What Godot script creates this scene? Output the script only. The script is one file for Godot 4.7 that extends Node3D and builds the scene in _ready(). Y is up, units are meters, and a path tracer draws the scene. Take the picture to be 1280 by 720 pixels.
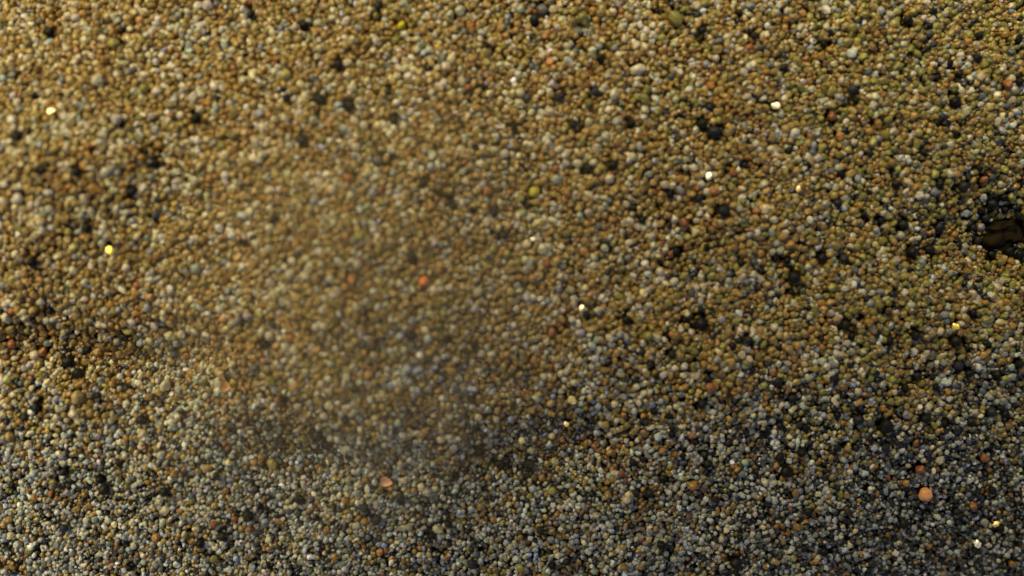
extends Node3D
# A close-up of coarse beach sand, looked at from straight above: a low mound whose near side slopes away from a hazy sun.
# Scale: one photograph pixel is about 0.111 mm on the sand, a grain is about 1 mm across. x runs to the picture's right, z to its bottom.

const EYE := 0.15                 # height of the lens above y = 0
const PX := 0.142 / 1280.0        # metres per photograph pixel at y = 0
const BED := 0.0021               # mean thickness of the loose grains over the packed sand
const HALF_X := 0.112             # half size of the area covered by loose grains
const HALF_Z := 0.076
const CELL := 0.00022             # raster used to settle the grains

var rng := RandomNumberGenerator.new()
var noise := FastNoiseLite.new()
var fine := FastNoiseLite.new()
var counts := {}
var shapes: Array = []            # grain shapes of radius 1: rounded, lumpy, oblong, angular
var flake_shape: ArrayMesh
var mats := {}

# ---------------------------------------------------------------- helpers
func numbered(called: String) -> String:
	var n: int = counts.get(called, 0)
	counts[called] = n + 1
	return called if n == 0 else "%s_%03d" % [called, n]

func base_height(x: float, z: float) -> float:
	var u := x / PX + 640.0
	var v := z / PX + 360.0
	var dv := (v - 190.0) / 530.0
	var du := (u - 380.0) / 900.0
	var y := -0.0075 * dv * dv - 0.0050 * du * du
	if absf(dv) > 1.7: y += 0.0075 * (absf(dv) - 1.7) * (absf(dv) - 1.7)      # the slopes ease off outside the picture
	y += bump(u, v, 445.0, 370.0, 160.0, 230.0, 0.0042)
	y += bump(u, v, 465.0, 535.0, 60.0, 45.0, 0.0020)
	y += bump(u, v, 60.0, 200.0, 120.0, 100.0, 0.0042)
	y -= bump(u, v, 215.0, 462.0, 90.0, 46.0, 0.0042)
	y -= bump(u, v, 395.0, 572.0, 80.0, 44.0, 0.0036)
	y -= bump(u, v, 690.0, 570.0, 95.0, 48.0, 0.0030)
	y -= bump(u, v, 1245.0, 300.0, 80.0, 60.0, 0.0040)
	y -= bump(u, v, 90.0, 440.0, 100.0, 46.0, 0.0034)
	y += noise.get_noise_2d(u * 0.55, v * 0.55) * 0.0012
	y += fine.get_noise_2d(u, v) * 0.0004
	return y

func bump(u: float, v: float, cu: float, cv: float, ru: float, rv: float, h: float) -> float:
	var a := (u - cu) / ru
	var b := (v - cv) / rv
	return h * exp(-(a * a + b * b))

func on_sand(u: float, v: float, lift: float) -> Vector3:
	# where the sight line of a photograph pixel meets the sand
	var y := 0.0
	var p := Vector3.ZERO
	for k in 8:
		var s := (EYE - y) / EYE
		p = Vector3((u - 640.0) * PX * s, 0.0, (v - 360.0) * PX * s)
		y = lerpf(y, base_height(p.x, p.z) + BED + lift, 0.8)
	p.y = y
	return p

func ico(level: int) -> Array:
	var t := (1.0 + sqrt(5.0)) / 2.0
	var v: Array[Vector3] = []
	for s in [-1.0, 1.0]:
		for q in [-t, t]:
			v.append(Vector3(s, q, 0).normalized()); v.append(Vector3(0, s, q).normalized()); v.append(Vector3(q, 0, s).normalized())
	var f: Array = []
	var edge := 0.0
	for i in 12:
		for j in range(i + 1, 12):
			if edge == 0.0 or v[i].distance_to(v[j]) < edge: edge = v[i].distance_to(v[j])
	for i in 12:
		for j in range(i + 1, 12):
			for k in range(j + 1, 12):
				if v[i].distance_to(v[j]) < edge * 1.05 and v[j].distance_to(v[k]) < edge * 1.05 and v[i].distance_to(v[k]) < edge * 1.05:
					f.append([i, j, k] if (v[j] - v[i]).cross(v[k] - v[i]).dot(v[i]) < 0.0 else [i, k, j])
	for l in level:
		var mid := {}
		var g: Array = []
		for tri in f:
			var m: Array = []
			for e in 3:
				var a: int = tri[e]
				var b: int = tri[(e + 1) % 3]
				var key := Vector2i(mini(a, b), maxi(a, b))
				if not mid.has(key):
					mid[key] = v.size()
					v.append((v[a] + v[b]).normalized())
				m.append(mid[key])
			g.append_array([[tri[0], m[0], m[2]], [tri[1], m[1], m[0]], [tri[2], m[2], m[1]], [m[0], m[1], m[2]]])
		f = g
	return [v, f]

func grain_mesh(seed_value: int, lump: float, cuts: int, stretch: Vector3, level: int = 2, mottle: float = 0.16) -> ArrayMesh:
	var n := FastNoiseLite.new()
	n.seed = seed_value; n.frequency = 0.75; n.fractal_octaves = 2
	var spots := FastNoiseLite.new()
	spots.seed = seed_value + 50; spots.frequency = 1.5; spots.fractal_octaves = 2
	var r := RandomNumberGenerator.new(); r.seed = seed_value
	var planes: Array = []
	for k in cuts:
		planes.append([Vector3(r.randfn(), r.randfn(), r.randfn()).normalized(), r.randf_range(0.68, 0.88)])
	var made := ico(level)
	var pts := PackedVector3Array()
	var cols := PackedColorArray()
	for p: Vector3 in made[0]:
		var q := p * (1.0 + lump * n.get_noise_3dv(p * 1.3))
		for pl in planes:
			var over: float = q.dot(pl[0]) - pl[1]
			if over > 0.0: q -= pl[0] * over * 0.9
		pts.append(q * stretch)
		var c := 1.0 + mottle * 2.2 * spots.get_noise_3dv(p * 1.3)      # specks and veins in the mineral
		cols.append(Color(c, c * (1.0 + 0.15 * spots.get_noise_3dv(p * 2.0 + Vector3(9, 9, 9))), c, 1.0))
	var normals := PackedVector3Array(); normals.resize(pts.size())
	var idx := PackedInt32Array()
	for tri in made[1]:
		var c: Vector3 = (pts[tri[1]] - pts[tri[0]]).cross(pts[tri[2]] - pts[tri[0]])
		if c.dot(pts[tri[0]]) < 0.0: c = -c
		for k in 3:
			normals[tri[k]] += c
			idx.append(tri[k])
	for k in normals.size(): normals[k] = normals[k].normalized()
	var a := []; a.resize(Mesh.ARRAY_MAX)
	a[Mesh.ARRAY_VERTEX] = pts; a[Mesh.ARRAY_NORMAL] = normals; a[Mesh.ARRAY_INDEX] = idx; a[Mesh.ARRAY_COLOR] = cols
	var m := ArrayMesh.new()
	m.add_surface_from_arrays(Mesh.PRIMITIVE_TRIANGLES, a)
	return m

func grain_material(c: Color, rough: float, glow: float, spec: float = 0.5) -> StandardMaterial3D:
	# c is a linear base colour
	var m := StandardMaterial3D.new()
	m.albedo_color = c.linear_to_srgb()
	m.vertex_color_use_as_albedo = true
	m.roughness = rough
	m.metallic_specular = spec
	if glow > 0.0:                  # milky quartz: part of the light goes through
		m.refraction_enabled = true
		m.refraction_scale = 0.05
		m.albedo_color.a = 1.0 - 0.62 * glow
	return m

# minerals: name, base colour (linear), spread of tone, roughness, how far light passes through
const KIND := [
	["honey", Color(0.39, 0.275, 0.088), 0.17, 0.36, 0.9],
	["quartz", Color(0.66, 0.61, 0.48), 0.16, 0.30, 0.9],
	["amber", Color(0.40, 0.225, 0.050), 0.22, 0.36, 0.9],
	["grey", Color(0.27, 0.278, 0.272), 0.26, 0.42, 0.6],
	["brown", Color(0.24, 0.140, 0.042), 0.28, 0.45, 0.6],
	["olive", Color(0.27, 0.245, 0.060), 0.22, 0.40, 0.8],
	["black", Color(0.009, 0.009, 0.010), 0.30, 0.45, 0.0],
	["rust", Color(0.30, 0.110, 0.030), 0.25, 0.45, 0.5],
	["slate", Color(0.050, 0.053, 0.060), 0.35, 0.42, 0.0],
	["blue_quartz", Color(0.49, 0.53, 0.56), 0.32, 0.30, 0.8],
]

func tone(kind: int) -> Color:
	var c: Color = KIND[kind][1]
	var s: float = KIND[kind][2]
	var k := exp(rng.randfn(0.0, s))
	return Color(c.r * k * (1.0 + rng.randfn(0.0, 0.05)), c.g * k, c.b * k * exp(rng.randfn(0.0, 0.15)), 1.0)

func kind_at(u: float, v: float) -> int:
	# patchy mineral mix; extra dark grains low and right also deepen the shade by colour
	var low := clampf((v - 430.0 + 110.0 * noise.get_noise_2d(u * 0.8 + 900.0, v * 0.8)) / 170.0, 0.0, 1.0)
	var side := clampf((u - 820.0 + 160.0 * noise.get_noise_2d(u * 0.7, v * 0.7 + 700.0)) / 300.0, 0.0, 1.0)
	var patch := 1.5 * noise.get_noise_2d(u * 1.6 + 300.0, v * 1.6 - 500.0) + 1.5 * noise.get_noise_2d(u * 3.5 + 100.0, v * 3.5)
	var streak := clampf(1.6 * noise.get_noise_2d(u * 1.1 - 400.0, v * 2.4 + 250.0) + 0.45, 0.0, 1.0) * exp(-pow((v - 425.0 - 0.19 * u) / 62.0, 2.0)) * (1.0 - smoothstep(760.0, 900.0, u))   # dark brown and black grains strewn in a broken band
	var w := [
		0.50 - 0.38 * low - 0.14 * side,
		0.27 - 0.09 * low + 0.18 * patch,
		0.09 - 0.06 * low - 0.09 * patch,
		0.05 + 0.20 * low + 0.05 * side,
		0.07 + 0.03 * low - 0.20 * patch + 0.40 * streak,
		0.03 + 0.50 * side * (1.0 - low),  # extra olive at the right puts the green cast into the grain mix
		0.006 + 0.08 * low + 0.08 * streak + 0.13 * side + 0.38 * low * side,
		0.010,
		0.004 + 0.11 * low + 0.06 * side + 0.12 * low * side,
		0.012 + 0.40 * low + 0.03 * side,  # bluish grains low down, partly carrying the cool shade as colour
	]
	var sum := 0.0
	for x: float in w: sum += maxf(x, 0.0)
	var at := rng.randf() * sum
	for k in w.size():
		at -= maxf(w[k], 0.0)
		if at <= 0.0: return k
	return 0

func turn() -> Basis:
	var q := Quaternion(rng.randfn(), rng.randfn(), rng.randfn(), rng.randfn()).normalized()
	return Basis(q)

func colour_material(kind: int) -> StandardMaterial3D:
	var key := "%d_%d" % [kind, rng.randi_range(0, 11)]
	if not mats.has(key):
		mats[key] = grain_material(tone(kind), KIND[kind][3], KIND[kind][4], 0.26 if kind == 6 else 0.5)
	return mats[key]

func place(called: String, mesh: Mesh, m: Material, at: Vector3, b: Basis, label: String, category: String, group: String = "") -> MeshInstance3D:
	var o := MeshInstance3D.new()
	o.name = numbered(called)
	o.mesh = mesh
	o.material_override = m
	add_child(o, true)
	o.transform = Transform3D(b, at)
	o.set_meta("label", label); o.set_meta("category", category)
	if group != "": o.set_meta("group", group)
	return o

func _ready() -> void:
	rng.seed = 4711
	noise.seed = 12; noise.frequency = 0.008; noise.fractal_octaves = 2
	fine.seed = 31; fine.frequency = 0.024; fine.fractal_octaves = 2

	# ------------------------------------------------------------ camera
	var cam := Camera3D.new()
	add_child(cam)
	cam.position = Vector3(0, EYE, 0)
	cam.rotation_degrees = Vector3(-90, 0, 0)
	cam.fov = rad_to_deg(2.0 * atan(360.0 * PX / EYE))
	cam.near = 0.01
	cam.far = 400.0
	var lens := CameraAttributesPhysical.new()
	lens.frustum_focal_length = 45.0
	lens.exposure_aperture = 5.6
	lens.frustum_focus_distance = EYE + 0.0066
	lens.frustum_near = 0.01
	lens.frustum_far = 400.0
	cam.attributes = lens
	cam.fov = rad_to_deg(2.0 * atan(360.0 * PX / EYE))
	cam.current = true

	# ------------------------------------------------------------ sky, sun, exposure
	var we := WorldEnvironment.new()
	var env := Environment.new()
	var sky := Sky.new()
	var sm := ProceduralSkyMaterial.new()
	sm.sky_top_color = Color(0.46, 0.56, 0.74)
	sm.sky_horizon_color = Color(0.62, 0.70, 0.79)
	sm.sky_curve = 0.15
	sm.ground_bottom_color = Color(0.30, 0.25, 0.18)
	sm.ground_horizon_color = Color(0.55, 0.52, 0.46)
	sky.sky_material = sm
	env.background_mode = Environment.BG_SKY
	env.sky = sky
	env.background_energy_multiplier = 0.14
	env.tonemap_mode = Environment.TONE_MAPPER_LINEAR
	env.tonemap_exposure = 6.6
	env.volumetric_fog_enabled = true
	env.volumetric_fog_density = 0.0
	env.sdfgi_enabled = true
	env.ssao_enabled = true
	env.ssil_enabled = true
	we.environment = env
	add_child(we)
	var sun := DirectionalLight3D.new()
	add_child(sun)
	sun.light_color = Color(1.0, 0.93, 0.70)
	sun.light_energy = 0.5
	sun.light_angular_distance = 62.0
	sun.shadow_enabled = true
	var to_sun := Vector3(-0.36, 0.90, -0.44).normalized()
	sun.look_at_from_position(to_sun, Vector3.ZERO, Vector3.UP)

	build_shade_blocker()
	build_ground()
	build_sand()

# ---------------------------------------------------------------- an unseen device-shaped slab, added above the lens to darken the lower right sand
func slab(size: Vector3, corner: float, edge: float) -> ArrayMesh:
	# a rounded slab lying flat, its edges rounded too
	var st := SurfaceTool.new()
	st.begin(Mesh.PRIMITIVE_TRIANGLES)
	var n := 48
	var rows: Array = []
	for k in 7:
		var a := lerpf(-PI / 2, PI / 2, k / 6.0)
		rows.append([edge * (1.0 - cos(a)), (size.y * 0.5 - edge) * signf(a) + edge * sin(a)])
	for row in rows:
		for i in n:
			var t := (i + 0.5) / n * TAU
			var c := Vector2(signf(cos(t)) * (size.x * 0.5 - corner), signf(sin(t)) * (size.z * 0.5 - corner))
			var p: Vector2 = c + Vector2(cos(t), sin(t)) * (corner - row[0])
			st.add_vertex(Vector3(p.x, row[1], p.y))
	st.add_vertex(Vector3(0, -size.y * 0.5, 0)); st.add_vertex(Vector3(0, size.y * 0.5, 0))
	for k in rows.size() - 1:
		for i in n:
			var a := k * n + i
			var b := k * n + (i + 1) % n
			for q in [a, b, a + n, b, b + n, a + n]: st.add_index(q)
	for i in n:
		for q in [n * 7, (i + 1) % n, i, n * 7 + 1, n * 6 + i, n * 6 + (i + 1) % n]: st.add_index(q)
	st.generate_normals()
	return st.commit()

func build_shade_blocker() -> void:
	var shade_blocker := Node3D.new()
	shade_blocker.name = "shade_blocker"
	add_child(shade_blocker)
	shade_blocker.position = Vector3(0.0, EYE + 0.013, -0.020)
	shade_blocker.set_meta("label", "unseen dark slab added to shade the lower and right sand")
	shade_blocker.set_meta("category", "shade_blocker")
	var parts := [
		["body", slab(Vector3(0.290, 0.0085, 0.200), 0.012, 0.003), Vector3.ZERO, Color(0.02, 0.02, 0.022), 0.45],
		["blocker_top", slab(Vector3(0.282, 0.0006, 0.192), 0.009, 0.0002), Vector3(0, 0.0045, 0), Color(0.004, 0.004, 0.005), 0.08],
		["blocker_bump", slab(Vector3(0.026, 0.0022, 0.026), 0.007, 0.0008), Vector3(-0.125, -0.0050, -0.080), Color(0.03, 0.03, 0.033), 0.35],
	]
	for p in parts:
		var m := StandardMaterial3D.new()
		m.albedo_color = p[3].linear_to_srgb()
		m.roughness = p[4]
		var o := MeshInstance3D.new()
		o.name = p[0]; o.mesh = p[1]; o.material_override = m
		shade_blocker.add_child(o, true)
		o.position = p[2]

# ---------------------------------------------------------------- the packed sand under the loose grains
func build_ground() -> void:
	var st := SurfaceTool.new()
	st.begin(Mesh.PRIMITIVE_TRIANGLES)
	var nx := 120
	var nz := 90
	var xs: Array = []
	var zs: Array = []
	for i in nx + 1: xs.append(lerpf(-HALF_X, HALF_X, i / float(nx)))
	for j in nz + 1: zs.append(lerpf(-HALF_Z, HALF_Z, j / float(nz)))
	for far in [0.14, 0.2, 0.5, 3.0, 60.0]:
		xs.append(far); xs.push_front(-far)
		zs.append(far); zs.push_front(-far)
	for j in zs.size():
		for i in xs.size():
			var x: float = xs[i]
			var z: float = zs[j]
			st.add_vertex(Vector3(x, base_height(clampf(x, -HALF_X, HALF_X), clampf(z, -HALF_Z, HALF_Z)), z))
	for j in zs.size() - 1:
		for i in xs.size() - 1:
			var a := j * xs.size() + i
			var b := a + xs.size()
			for k in [a, a + 1, b, a + 1, b + 1, b]: st.add_index(k)
	st.generate_normals()
	var m := StandardMaterial3D.new()
	var img := Image.create(512, 512, false, Image.FORMAT_RGB8)
	var r := RandomNumberGenerator.new(); r.seed = 5
	img.fill(Color(0.42, 0.29, 0.13))
	for k in 16000:
		var c := Color(0.50, 0.35, 0.16) * r.randf_range(0.35, 1.35)
		img.fill_rect(Rect2i(r.randi_range(0, 508), r.randi_range(0, 508), r.randi_range(2, 4), r.randi_range(2, 4)), Color(c.r, c.g, c.b))
	m.albedo_texture = ImageTexture.create_from_image(img)
	m.uv1_triplanar = true
	m.uv1_world_triplanar = true
	m.uv1_scale = Vector3(8, 8, 8)
	m.roughness = 0.9
	var o := MeshInstance3D.new()
	o.name = "ground"
	o.mesh = st.commit()
	o.material_override = m
	add_child(o, true)
	o.set_meta("kind", "structure")
	o.set_meta("label", "damp packed brown sand beneath the loose grains")

# ---------------------------------------------------------------- loose grains
# Grains seen singly in the photograph: u, v, size in photograph pixels
const BLACK := [
	[62,40,13],[313,18,11],[245,148,15],[20,170,14],[152,38,9],[272,123,9],[380,31,11],[358,122,11],[423,80,12],[400,124,15],[436,132,15],[486,115,9],[492,150,12],[609,57,8],[605,108,8],[378,175,14],
	[668,24,14],[664,47,7],[750,72,12],[878,38,11],[887,134,11],[717,155,13],[744,115,12],[878,155,16],[893,165,19],[700,121,13],[822,14,8],[943,45,12],[643,158,8],[789,155,10],
	[1030,55,10],[980,84,12],[1070,125,10],[1162,32,9],[1135,25,14],[1222,72,12],[1224,44,11],[1066,112,14],[1194,127,15],[1171,97,9],[1200,92,9],[1275,102,12],
	[195,203,11],[186,206,9],[183,190,8],[165,239,12],[53,212,10],[95,215,13],[305,305,8],[40,328,14],[108,285,14],[342,273,11],[530,228,11],[552,243,8],[489,196,8],[630,294,12],[515,320,12],[618,265,11],[590,262,9],[566,256,10],
	[735,211,13],[766,206,12],[838,243,11],[803,275,11],[660,257,9],[792,260,9],[845,314,10],[874,249,11],[931,206,9],[883,308,9],[905,264,17],[762,308,8],
	[1047,254,12],[1129,281,15],[1028,322,13],[1055,323,13],[1174,284,15],[1140,315,17],[1162,312,14],[1155,190,10],[1175,230,11],[1205,233,15],[1120,230,13],[1080,268,9],[1101,276,10],[970,323,10],[984,326,10],[993,347,17],[1205,346,10],[1225,210,9],[1240,255,16],[1255,247,12],
	[62,389,10],[155,421,14],[85,452,17],[98,466,14],[44,510,12],[177,525,15],[122,495,9],[308,398,9],[593,432,11],[582,439,8],[380,443,8],[445,487,12],[590,500,9],[330,430,14],[335,535,11],[396,545,18],[408,556,16],
	[733,393,12],[783,400,13],[876,404,18],[856,400,10],[840,443,11],[885,474,12],[878,505,13],[818,515,10],[840,535,10],[808,528,9],[740,527,9],[935,425,11],[820,470,9],[989,365,8],[1057,406,14],[1065,420,10],[1110,391,9],[1217,391,10],[1145,420,14],[1195,427,16],[1212,467,12],[1147,470,12],[1198,457,14],[1132,485,10],[1170,484,11],[972,478,13],[977,495,9],[991,498,13],[975,532,11],[1073,525,16],[1108,533,20],[1157,524,14],[1240,515,14],[1257,518,12],[1275,455,12],
	[130,612,16],[125,600,12],[277,671,13],[80,660,12],[80,590,13],[162,710,11],[250,680,13],[205,615,14],[183,623,8],[270,595,11],[310,645,16],[375,625,15],[455,635,14],[470,650,14],[512,555,9],[600,565,12],[625,580,12],[500,622,14],[560,655,11],[590,705,15],[540,670,10],[634,577,12],
	[662,580,16],[690,707,12],[708,703,11],[827,682,14],[885,580,13],[791,578,11],[840,543,11],[895,625,11],[828,598,11],[812,617,13],[920,705,17],[925,672,10],[790,658,10],[675,663,12],[1047,560,12],[1002,566,13],[983,590,18],[975,572,13],[1157,552,9],[1240,613,12],[1130,655,15],[1160,695,10],[1090,705,12],[1107,560,13],[1250,660,13],[1232,272,13],[1262,314,14],[1274,270,12],[1222,300,12],[1240,318,11],[1275,318,13],[1216,284,10],[1256,262,12],[1196,640,11],[1010,640,12],[1060,640,11],[1030,690,13],
]
const ORANGE := [
	[442,347,10],[571,318,10],[186,497,12],[268,422,10],[216,399,10],[66,415,9],[845,420,14],[880,455,9],[370,170,9],[320,118,9],[1085,403,11],[104,17,10],[75,17,10],[130,75,12],[198,181,12],[545,473,9],[762,566,9],[760,620,10],[866,608,13],[780,709,10],[217,593,9],[418,696,10],[997,659,11],[1133,604,9],[1265,705,10],[650,672,9],[1098,155,12],[705,105,10],[745,25,9],[983,25,10],[253,300,12],[140,480,10],[1050,170,11],
]
const RUST := [
	[709,242,10],[855,278,13],[888,485,14],[915,217,10],[945,264,9],[1008,73,9],[1040,145,12],[585,110,11],[1260,105,14],[1230,225,12],[110,183,9],[210,209,8],[625,503,8],[642,482,8],[346,500,9],[844,568,8],[312,662,10],[267,656,10],[1150,588,13],[1217,633,12],[1231,573,13],[53,440,11],[15,430,12],[840,418,10],[610,240,13],[865,545,9],[690,415,11],
]
const OLIVE := [
	[806,124,13],[728,22,16],[845,23,18],[142,54,14],[85,290,12],[130,260,10],[338,477,14],[66,603,10],[158,609,9],[268,699,12],[340,580,14],[955,482,10],[690,614,12],[650,710,12],[828,198,9],[1250,423,10],[180,110,12],[470,20,9],[810,420,14],[735,129,12],[1110,150,12],
]
const WHITE := [
	[259,6,13],[225,97,10],[122,101,15],[145,149,14],[15,150,13],[320,178,14],[145,148,12],[575,13,13],[564,74,12],[767,118,13],[650,116,12],[649,129,12],[806,137,11],[895,73,10],[857,210,10],[1033,12,12],[220,215,11],[105,249,11],[23,248,13],[176,255,11],[248,241,11],[274,285,12],[365,327,11],[391,150,11],[455,157,11],[514,207,10],[520,201,9],[631,192,11],[667,195,10],[707,204,10],[735,265,10],[783,255,9],[885,210,10],[843,352,12],[756,310,11],[825,339,12],
	[193,408,12],[212,419,13],[227,417,11],[310,396,12],[290,456,12],[92,518,13],[207,482,16],[257,495,9],[747,389,11],[762,422,11],[715,400,10],[723,416,9],[856,458,11],[715,500,12],[795,484,10],[372,508,9],[405,520,10],[434,471,10],[467,444,10],[534,615,11],[500,580,9],[527,609,10],[547,662,12],[285,578,9],[230,668,9],[35,555,10],[783,625,11],[652,551,10],[663,563,10],[690,545,10],[745,645,9],[902,674,10],[1175,575,11],
]

func build_sand() -> void:
	shapes = [
		grain_mesh(1, 0.22, 0, Vector3(1.0, 0.92, 0.96)), grain_mesh(2, 0.42, 1, Vector3(1.02, 0.84, 0.94)), grain_mesh(3, 0.30, 2, Vector3(1.24, 0.84, 0.86)),
		grain_mesh(4, 0.35, 5, Vector3(1.08, 0.95, 1.0)), grain_mesh(5, 0.30, 3, Vector3(1.0, 0.80, 1.08)),
	]
	flake_shape = grain_mesh(9, 0.4, 6, Vector3(1.1, 0.28, 0.8), 2, 0.05)
	var nx := int(2.0 * HALF_X / CELL) + 1
	var nz := int(2.0 * HALF_Z / CELL) + 1
	var top := PackedFloat32Array(); top.resize(nx * nz)
	var owner_of := PackedInt32Array(); owner_of.resize(nx * nz); owner_of.fill(-1)
	for j in nz:
		for i in nx:
			top[j * nx + i] = base_height(-HALF_X + i * CELL, -HALF_Z + j * CELL)
	var px := PackedFloat32Array()
	var py := PackedFloat32Array()
	var pz := PackedFloat32Array()
	var pr := PackedFloat32Array()
	# settle the grains one after another, each into the lowest of a few spots
	var area := 4.0 * HALF_X * HALF_Z
	var n := int(area / (0.00102 * 0.00102) * 3.0)
	var fines := int(n * 0.30)
	n += fines
	for g in n:
		var x := 0.0
		var z := 0.0
		var bx := rng.randf_range(-HALF_X + 0.001, HALF_X - 0.001)
		var bz := rng.randf_range(-HALF_Z + 0.001, HALF_Z - 0.001)
		var v := bz / PX + 360.0
		var size := lerpf(1.0, 0.78, smoothstep(420.0, 600.0, v + 90.0 * noise.get_noise_2d(bx / PX, bz / PX)))
		var r := 0.00053 * size * clampf(exp(rng.randfn(0.0, 0.15)), 0.6, 1.5)
		if g >= n - fines: r *= rng.randf_range(0.45, 0.68)      # fine sand trickles into the gaps
		var best := 1e9
		var reach := maxi(1, int(round(0.62 * r / CELL)))
		for t in 7:
			var cx := clampf(bx + rng.randf_range(-0.0012, 0.0012), -HALF_X + 0.001, HALF_X - 0.001)
			var cz := clampf(bz + rng.randf_range(-0.0012, 0.0012), -HALF_Z + 0.001, HALF_Z - 0.001)
			var ci := int((cx + HALF_X) / CELL)
			var cj := int((cz + HALF_Z) / CELL)
			var at := cj * nx + ci
			var y := top[at] + r * 0.60
			var side := r * 0.32
			y = maxf(y, maxf(maxf(top[at - reach], top[at + reach]), maxf(top[at - reach * nx], top[at + reach * nx])) + side)
			if y < best:
				best = y; x = cx; z = cz
		# stamp the grain's upper side
		var k := int(r / CELL) + 1
		var ci := int((x + HALF_X) / CELL)
		var cj := int((z + HALF_Z) / CELL)
		for j in range(maxi(0, cj - k), mini(nz, cj + k + 1)):
			var dz := -HALF_Z + j * CELL - z
			for i in range(maxi(0, ci - k), mini(nx, ci + k + 1)):
				var dx := -HALF_X + i * CELL - x
				var left := r * r - dx * dx - dz * dz
				if left > 0.0:
					var h := best + sqrt(left)
					if h > top[j * nx + i]:
						top[j * nx + i] = h
						owner_of[j * nx + i] = g
		px.append(x); py.append(best); pz.append(z); pr.append(r)
	var seen := PackedInt32Array(); seen.resize(n)
	var mean := 0.0
	for c in owner_of.size():
		if owner_of[c] >= 0: seen[owner_of[c]] += 1
		mean += top[c] - base_height(-HALF_X + (c % nx) * CELL, -HALF_Z + (c / nx) * CELL) if c % 97 == 0 else 0.0
	print("grains ", n, " mean bed ", mean / (owner_of.size() / 97.0))

	# the bed is pressed level: the grains that lie on top sink to an even surface
	for g in n:
		if seen[g] >= 2:
			py[g] = lerpf(py[g], base_height(px[g], pz[g]) + BED - 0.45 * pr[g], 0.72)

	var gone := PackedByteArray(); gone.resize(n)
	var buckets := {}
	for g in n:
		var key := Vector2i(int(floor(px[g] / 0.002)), int(floor(pz[g] / 0.002)))
		if not buckets.has(key): buckets[key] = PackedInt32Array()
		buckets[key].append(g)
	var clear_for := func(at: Vector3, r: float, rz: float = 0.0) -> void:
		# take away the grains that would stand where this one lies, or above it
		if rz == 0.0: rz = r
		var big := maxf(r, rz)
		var w := int(ceil((big + 0.001) / 0.002))
		var cx := int(floor(at.x / 0.002))
		var cz := int(floor(at.z / 0.002))
		for a in range(cx - w, cx + w + 1):
			for b in range(cz - w, cz + w + 1):
				for g in buckets.get(Vector2i(a, b), PackedInt32Array()):
					var q := Vector3(px[g], py[g], pz[g])
					var ex := (q.x - at.x) / (r + pr[g] * 0.62)
					var ez := (q.z - at.z) / (rz + pr[g] * 0.62)
					if ex * ex + ez * ez < 1.0 and q.y > at.y - minf(r, rz) * 0.75 - pr[g] * 0.3: gone[g] = 1

	build_single_grains(clear_for)
	build_finds(clear_for)
	build_silt()

	# ------------------------------------------------------------ the rest of the bed: the largest in view as things, the others as one mass
	var kinds := PackedByteArray(); kinds.resize(n)
	var ranks: Array = []
	for k in KIND.size(): ranks.append([])
	for g in n:
		var s := EYE / (EYE - py[g])
		var u := px[g] / PX * s + 640.0
		var v := pz[g] / PX * s + 360.0
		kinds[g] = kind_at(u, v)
		if g >= n - fines and rng.randf() < 0.6: kinds[g] = (4 if rng.randf() < 0.6 else 2) if v < 500.0 + rng.randfn(0.0, 40.0) else (3 if rng.randf() < 0.4 else 8)  # low fines turn grey and slate, adding to the cool shade by colour
		if gone[g] == 0 and u > 6.0 and u < 1274.0 and v > 6.0 and v < 714.0 and seen[g] >= 9: ranks[kinds[g]].append([seen[g] - (g % 7) * 0.1, g, u, v])
	var most := [300, 300, 180, 220, 120, 100, 60, 40, 160, 220]
	var names := ["honey_grain", "quartz_grain", "amber_grain", "grey_grain", "brown_grain", "olive_grain", "black_grain", "rust_grain", "slate_grain", "blue_grey_grain"]
	var looks := ["honey-coloured", "milky white quartz", "translucent amber", "dull grey", "dark brown", "olive-green", "jet black", "rusty red", "slate-blue", "pale blue-grey"]
	var forms := ["rounded", "lumpy", "oblong", "angular", "flattened"]
	for k in KIND.size():
		ranks[k].sort_custom(func(a, b): return a[0] > b[0])
		for t in mini(most[k], ranks[k].size()):
			var g: int = ranks[k][t][1]
			var shape := g % shapes.size()
			var zone := zone_of(ranks[k][t][2], ranks[k][t][3])
			gone[g] = 1
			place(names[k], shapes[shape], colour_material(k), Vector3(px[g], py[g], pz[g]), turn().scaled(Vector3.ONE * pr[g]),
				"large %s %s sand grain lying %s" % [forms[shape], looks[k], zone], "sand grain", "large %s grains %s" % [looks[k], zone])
	var lists: Array = []
	for k in shapes.size(): lists.append([])
	for g in n:
		if gone[g] == 0: lists[g % shapes.size()].append(g)
	var bed := Node3D.new()
	bed.name = "sand"
	add_child(bed)
	bed.set_meta("kind", "stuff")
	bed.set_meta("label", "loose mixed honey, grey and white sand grains covering the ground")
	bed.set_meta("category", "sand")
	var m := grain_material(Color(1, 1, 1), 0.34, 0.8)
	for k in shapes.size():
		var mm := MultiMesh.new()
		mm.transform_format = MultiMesh.TRANSFORM_3D
		mm.use_colors = true
		mm.mesh = shapes[k]
		mm.instance_count = lists[k].size()
		for t in lists[k].size():
			var g: int = lists[k][t]
			var stretch := Vector3(rng.randf_range(0.86, 1.14), rng.randf_range(0.86, 1.08), rng.randf_range(0.86, 1.14)) * pr[g]
			mm.set_instance_transform(t, Transform3D(turn() * Basis.from_scale(stretch), Vector3(px[g], py[g], pz[g])))
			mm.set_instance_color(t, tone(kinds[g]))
		var o := MultiMeshInstance3D.new()
		o.name = "grains" if k == 0 else "grains_%03d" % k
		o.multimesh = mm
		o.material_override = m
		o.set_meta("kind", "stuff")
		bed.add_child(o, true)

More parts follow.
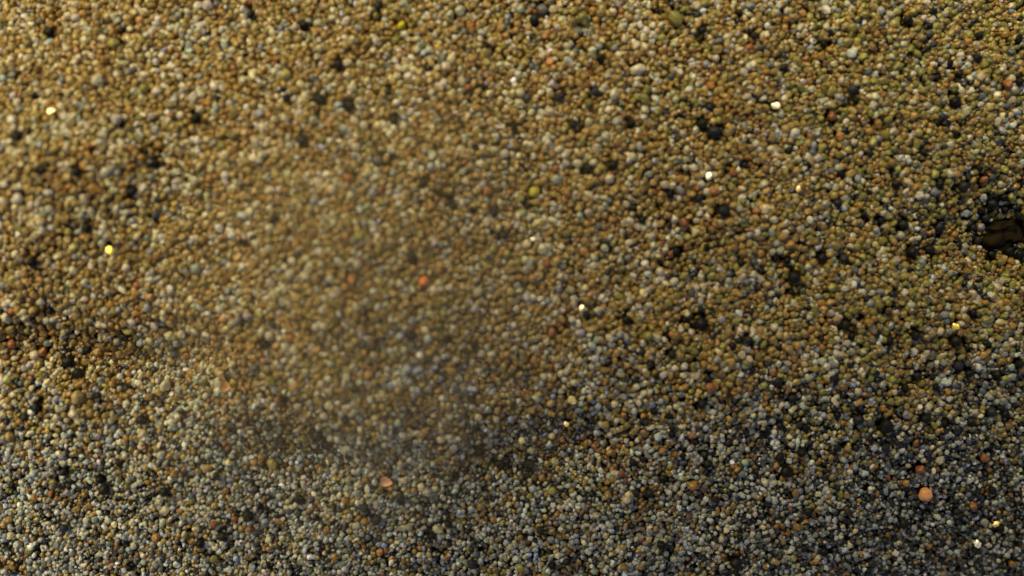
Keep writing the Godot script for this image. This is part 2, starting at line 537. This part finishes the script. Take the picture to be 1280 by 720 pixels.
func zone_of(u: float, v: float) -> String:
	if v > 560.0: return "on the bluish grey lower slope" if u < 860.0 else "on the darkest shaded slope"
	if u > 900.0: return "on the greenish shaded flank" if v > 200.0 else "on the olive-tinted upper flank"
	if u < 330.0: return "on the brown slope beside the dark hollow" if v > 330.0 else "on the sunlit golden shoulder"
	if u < 580.0 and v > 220.0: return "on the blurred pale crest of the mound"
	return "on the bright golden slope above the crest" if v <= 220.0 else "on the tan slope beyond the crest"

func build_single_grains(clear_for: Callable) -> void:
	var sets := [
		[BLACK, 6, "black_grain", "black mineral"], [ORANGE, 2, "orange_grain", "orange"], [RUST, 7, "rust_grain", "rusty red"], [OLIVE, 5, "olive_grain", "yellow-green"], [WHITE, 1, "white_grain", "bright white"],
	]
	var forms := ["rounded", "lumpy", "oblong", "angular", "flattened"]
	for s in sets:
		for a in s[0]:
			var r: float = a[2] * 0.5 * PX
			var at := on_sand(a[0], a[1], 0.4 * r)
			clear_for.call(at, r)
			var shape := rng.randi_range(0, 4) if s[1] != 6 else 0
			var zone := zone_of(a[0], a[1])
			var m: StandardMaterial3D = colour_material(s[1])
			var big := "big " if a[2] >= 14 else "small " if a[2] <= 9 else ""
			place(s[2], shapes[shape], m, at, turn().scaled(Vector3.ONE * r * (0.90 if s[1] == 6 else 0.96)), "%s%s %s sand grain standing out %s" % [big, forms[shape], s[3], zone], "sand grain", "%s grains %s" % [s[3], zone])

func mica(c: Color, metal: float, rough: float) -> StandardMaterial3D:
	var m := grain_material(c, rough, 0.0, 0.6)
	m.metallic = metal
	return m

func facing(normal: Vector3, spin: float) -> Basis:
	var x := normal.cross(Vector3(0.31, 0.2, 0.93)).normalized()
	return Basis(x, normal, x.cross(normal)) * Basis(Vector3.UP, spin)

func build_finds(clear_for: Callable) -> void:
	# single things that stand out: u, v, size, shape, colour, roughness, label
	var finds := [
		["salmon_grain", 1157, 618, 19, 0, Color(0.80, 0.38, 0.16), 0.35, "round salmon-orange grain, the brightest orange one, ringed by dark grains"],
		["orange_grain", 530, 352, 14, 0, Color(0.62, 0.20, 0.045), 0.4, "bright orange round grain on the blurred pale crest of the mound"],
		["khaki_grain", 357, 94, 15, 0, Color(0.36, 0.30, 0.10), 0.5, "big round khaki grain on the golden slope near black specks"],
		["lime_grain", 668, 240, 15, 0, Color(0.36, 0.32, 0.03), 0.45, "round lime-yellow grain beside a small orange-red one"],
		["lemon_grain", 502, 32, 11, 1, Color(0.55, 0.46, 0.02), 0.4, "small bright lemon-yellow grain on the golden slope"],
		["violet_grain", 727, 416, 9, 0, Color(0.33, 0.30, 0.44), 0.4, "pale violet round grain near two black ones"],
		["oblong_quartz_grain", 797, 87, 17, 2, Color(0.55, 0.50, 0.40), 0.35, "long white quartz grain lying aslant on the golden slope"],
		["oblong_quartz_grain", 8, 398, 15, 2, Color(0.55, 0.50, 0.36), 0.35, "long cream grain with a pale rim at the brown slope"],
		["grey_pebble", 678, 12, 14, 0, Color(0.10, 0.10, 0.11), 0.4, "dark grey round grain with a lighter centre next to a black one"],
		["grey_pebble", 472, 201, 12, 0, Color(0.12, 0.10, 0.12), 0.4, "purplish grey round grain near a cluster of white ones"],
		["tan_grain", 97, 497, 17, 4, Color(0.32, 0.24, 0.11), 0.5, "wide flat tan grain beside black specks on the brown slope"],
		["pale_grain", 440, 350, 13, 1, Color(0.44, 0.20, 0.05), 0.5, "dull orange lumpy grain on the blurred pale crest of the mound"],
	]
	for f in finds:
		var r: float = f[3] * 0.5 * PX
		var at := on_sand(f[1], f[2], 0.1 * r)
		clear_for.call(at, r)
		place(f[0], shapes[f[4]], grain_material(f[5], f[6], 0.4), at, turn().scaled(Vector3.ONE * r), f[7], "sand grain")
	# flakes of mica and broken quartz that happen to mirror the sun
	var flakes := [
		[64, 139, 10, Color(0.85, 0.72, 0.42), "cream glinting mica flake on the golden shoulder"],
		[137, 313, 12, Color(0.80, 0.58, 0.14), "golden glinting mica flake among brown grains"],
		[886, 220, 10, Color(0.92, 0.88, 0.78), "brilliant white glinting flake on the tan slope"],
		[970, 132, 11, Color(0.92, 0.84, 0.70), "white glinting flake beside a tan grain on the upper flank"],
		[998, 236, 8, Color(0.90, 0.62, 0.34), "small peach-coloured glinting flake on the greenish flank"],
		[1222, 680, 11, Color(0.85, 0.86, 0.88), "silvery glinting flake lying on the darkest slope"],
		[1245, 655, 9, Color(0.80, 0.60, 0.26), "slim gold glinting flake lying on the darkest slope"],
		[727, 385, 8, Color(0.92, 0.85, 0.70), "small cream glinting flake next to a black grain"],
		[708, 530, 8, Color(0.90, 0.70, 0.50), "slim peach glinting flake beside the dark hollow"],
		[1195, 408, 10, Color(0.80, 0.64, 0.18), "slim yellow glinting flake on the greenish flank"],
		[666, 299, 6, Color(0.92, 0.88, 0.80), "tiny white glinting flake on the tan slope beyond the crest"],
	]
	var to_sun := Vector3(-0.36, 0.90, -0.44).normalized()
	for f in flakes:
		var r: float = f[2] * 0.5 * PX
		var at := on_sand(f[0], f[1], 0.5 * r)
		clear_for.call(at, r * 1.1)
		var half := (to_sun + (Vector3(0, EYE, 0) - at).normalized()).normalized()
		place("mica_flake", flake_shape, mica(f[3], 0.7, 0.42), at, facing(half, rng.randf() * TAU).scaled(Vector3.ONE * r), f[4], "mica flake", "glinting mica flakes")
	# a pebble
	var dark := on_sand(1254, 290, -0.0010)
	clear_for.call(dark, 0.0027, 0.0019)
	place("dark_pebble", grain_mesh(21, 0.6, 3, Vector3(1.0, 0.5, 0.78), 3, 0.6), grain_material(Color(0.016, 0.012, 0.007), 0.95, 0.0, 0.1), dark, Basis(Vector3.UP, 0.15).scaled(Vector3.ONE * 0.0035), "large dark brown pebble sunk among the grains of the greenish flank", "pebble")
	# shell fragments
	var pink := on_sand(482, 603, 0.0003)
	clear_for.call(pink, 0.0009)
	place("shell_fragment", bowl(0.00095, 0.0008, 0.00016), grain_material(Color(0.62, 0.33, 0.17), 0.4, 0.3), pink, Basis(Vector3(1, 0, 0.3).normalized(), 0.35), "pinkish cupped shell fragment in the hollow below the crest", "shell fragment")
	var curl := on_sand(281, 483, 0.0003)
	clear_for.call(curl, 0.0008)
	place("shell_fragment", bowl(0.0008, 0.0009, 0.00014), grain_material(Color(0.50, 0.28, 0.12), 0.4, 0.3), curl, Basis(Vector3(0.2, 0, 1).normalized(), -0.5), "tan curled shell fragment on the brown slope", "shell fragment")
	# a dark thread and a curl of fibre
	strand("plant_fibre", [[749, 349], [754, 342], [762, 335], [771, 331], [776, 326]], 0.00012, Color(0.02, 0.015, 0.01), "short black plant fibre lying aslant on the tan slope")
	strand("plant_fibre", [[428, 534], [431, 548], [440, 560], [456, 565], [472, 562]], 0.00013, Color(0.05, 0.045, 0.035), "curved grey-brown plant fibre at the foot of the pale crest")

func build_silt() -> void:
	# stirred-up silt that hangs over the crest as a thin, uneven veil of wisps: u, v, size in metres
	var cloud := Node3D.new()
	cloud.name = "silt_cloud"
	add_child(cloud)
	cloud.set_meta("kind", "stuff")
	cloud.set_meta("label", "thin uneven veil of stirred-up silt over the crest of the mound")
	cloud.set_meta("category", "silt cloud")
	var m := FogMaterial.new()
	m.density = 1.1
	m.albedo = Color(0.90, 0.83, 0.70)
	var k := 0
	for c in [[430, 230, 0.030, 0.022], [470, 300, 0.044, 0.030], [440, 380, 0.034, 0.036], [520, 400, 0.046, 0.026], [450, 470, 0.040, 0.030], [410, 540, 0.030, 0.020], [480, 550, 0.026, 0.018], [240, 470, 0.026, 0.014], [560, 330, 0.030, 0.040], [330, 500, 0.040, 0.016]]:
		var f := FogVolume.new()
		f.name = "wisp" if k == 0 else "wisp_%03d" % k
		f.shape = RenderingServer.FOG_VOLUME_SHAPE_ELLIPSOID
		f.size = Vector3(c[2] * 1.45, 0.026, c[3] * 1.45)
		f.material = m
		cloud.add_child(f, true)
		f.position = on_sand(c[0], c[1], 0.005 + 0.002 * (k % 3))
		f.rotation.y = k * 0.7
		f.set_meta("kind", "stuff")
		k += 1

func bowl(rx: float, rz: float, thick: float) -> ArrayMesh:
	# a broken cup of shell with a rim of real thickness
	var st := SurfaceTool.new()
	st.begin(Mesh.PRIMITIVE_TRIANGLES)
	var rings := 7
	var around := 20
	for side in 2:
		for i in rings + 1:
			var t := i / float(rings) * 1.15
			for j in around + 1:
				var a := j / float(around) * TAU
				var edge := 1.0 + 0.10 * sin(a * 3.0 + 1.0) + 0.06 * sin(a * 7.0)
				var ridge := 1.0 + 0.03 * sin(a * 11.0)
				st.set_smooth_group(side)
				st.add_vertex(Vector3(sin(t) * cos(a) * rx * edge, -cos(t) * rx * 0.55 * ridge + (thick if side == 0 else 0.0), sin(t) * sin(a) * rz * edge))
	var row := around + 1
	var sheet := (rings + 1) * row
	for side in 2:
		for i in rings:
			for j in around:
				var a := side * sheet + i * row + j
				var q := [a, a + 1, a + row, a + 1, a + row + 1, a + row] if side == 0 else [a, a + row, a + 1, a + 1, a + row, a + row + 1]
				for k in q: st.add_index(k)
	for j in around:
		var a := rings * row + j
		for k in [a, a + 1, a + sheet, a + 1, a + 1 + sheet, a + sheet]: st.add_index(k)
	st.generate_normals()
	return st.commit()

func strand(called: String, path: Array, r: float, c: Color, label: String) -> void:
	var curve := Curve3D.new()
	curve.bake_interval = 0.0001
	for k in path.size():
		var p := on_sand(path[k][0], path[k][1], 0.00055)
		var a: Array = path[maxi(0, k - 1)]
		var b: Array = path[mini(path.size() - 1, k + 1)]
		var d := (on_sand(b[0], b[1], 0.00055) - on_sand(a[0], a[1], 0.00055)) / 6.0
		curve.add_point(p, -d, d)
	var st := SurfaceTool.new()
	st.begin(Mesh.PRIMITIVE_TRIANGLES)
	var steps := 24
	for i in steps + 1:
		var s := i / float(steps)
		var at := curve.sample_baked(s * curve.get_baked_length())
		var d := (curve.sample_baked(minf(s + 0.02, 1.0) * curve.get_baked_length()) - curve.sample_baked(maxf(s - 0.02, 0.0) * curve.get_baked_length())).normalized()
		var x := d.cross(Vector3.UP).normalized()
		var y := x.cross(d)
		var w := r * (0.45 + 0.55 * sin(PI * clampf(s, 0.08, 0.92)))
		for j in 7:
			var a := j / 6.0 * TAU
			st.add_vertex(at + (x * cos(a) + y * sin(a)) * w)
	for i in steps:
		for j in 6:
			var a := i * 7 + j
			for k in [a, a + 1, a + 7, a + 1, a + 8, a + 7]: st.add_index(k)
	st.generate_normals()
	place(called, st.commit(), grain_material(c, 0.6, 0.0), Vector3.ZERO, Basis.IDENTITY, label, "plant fibre")
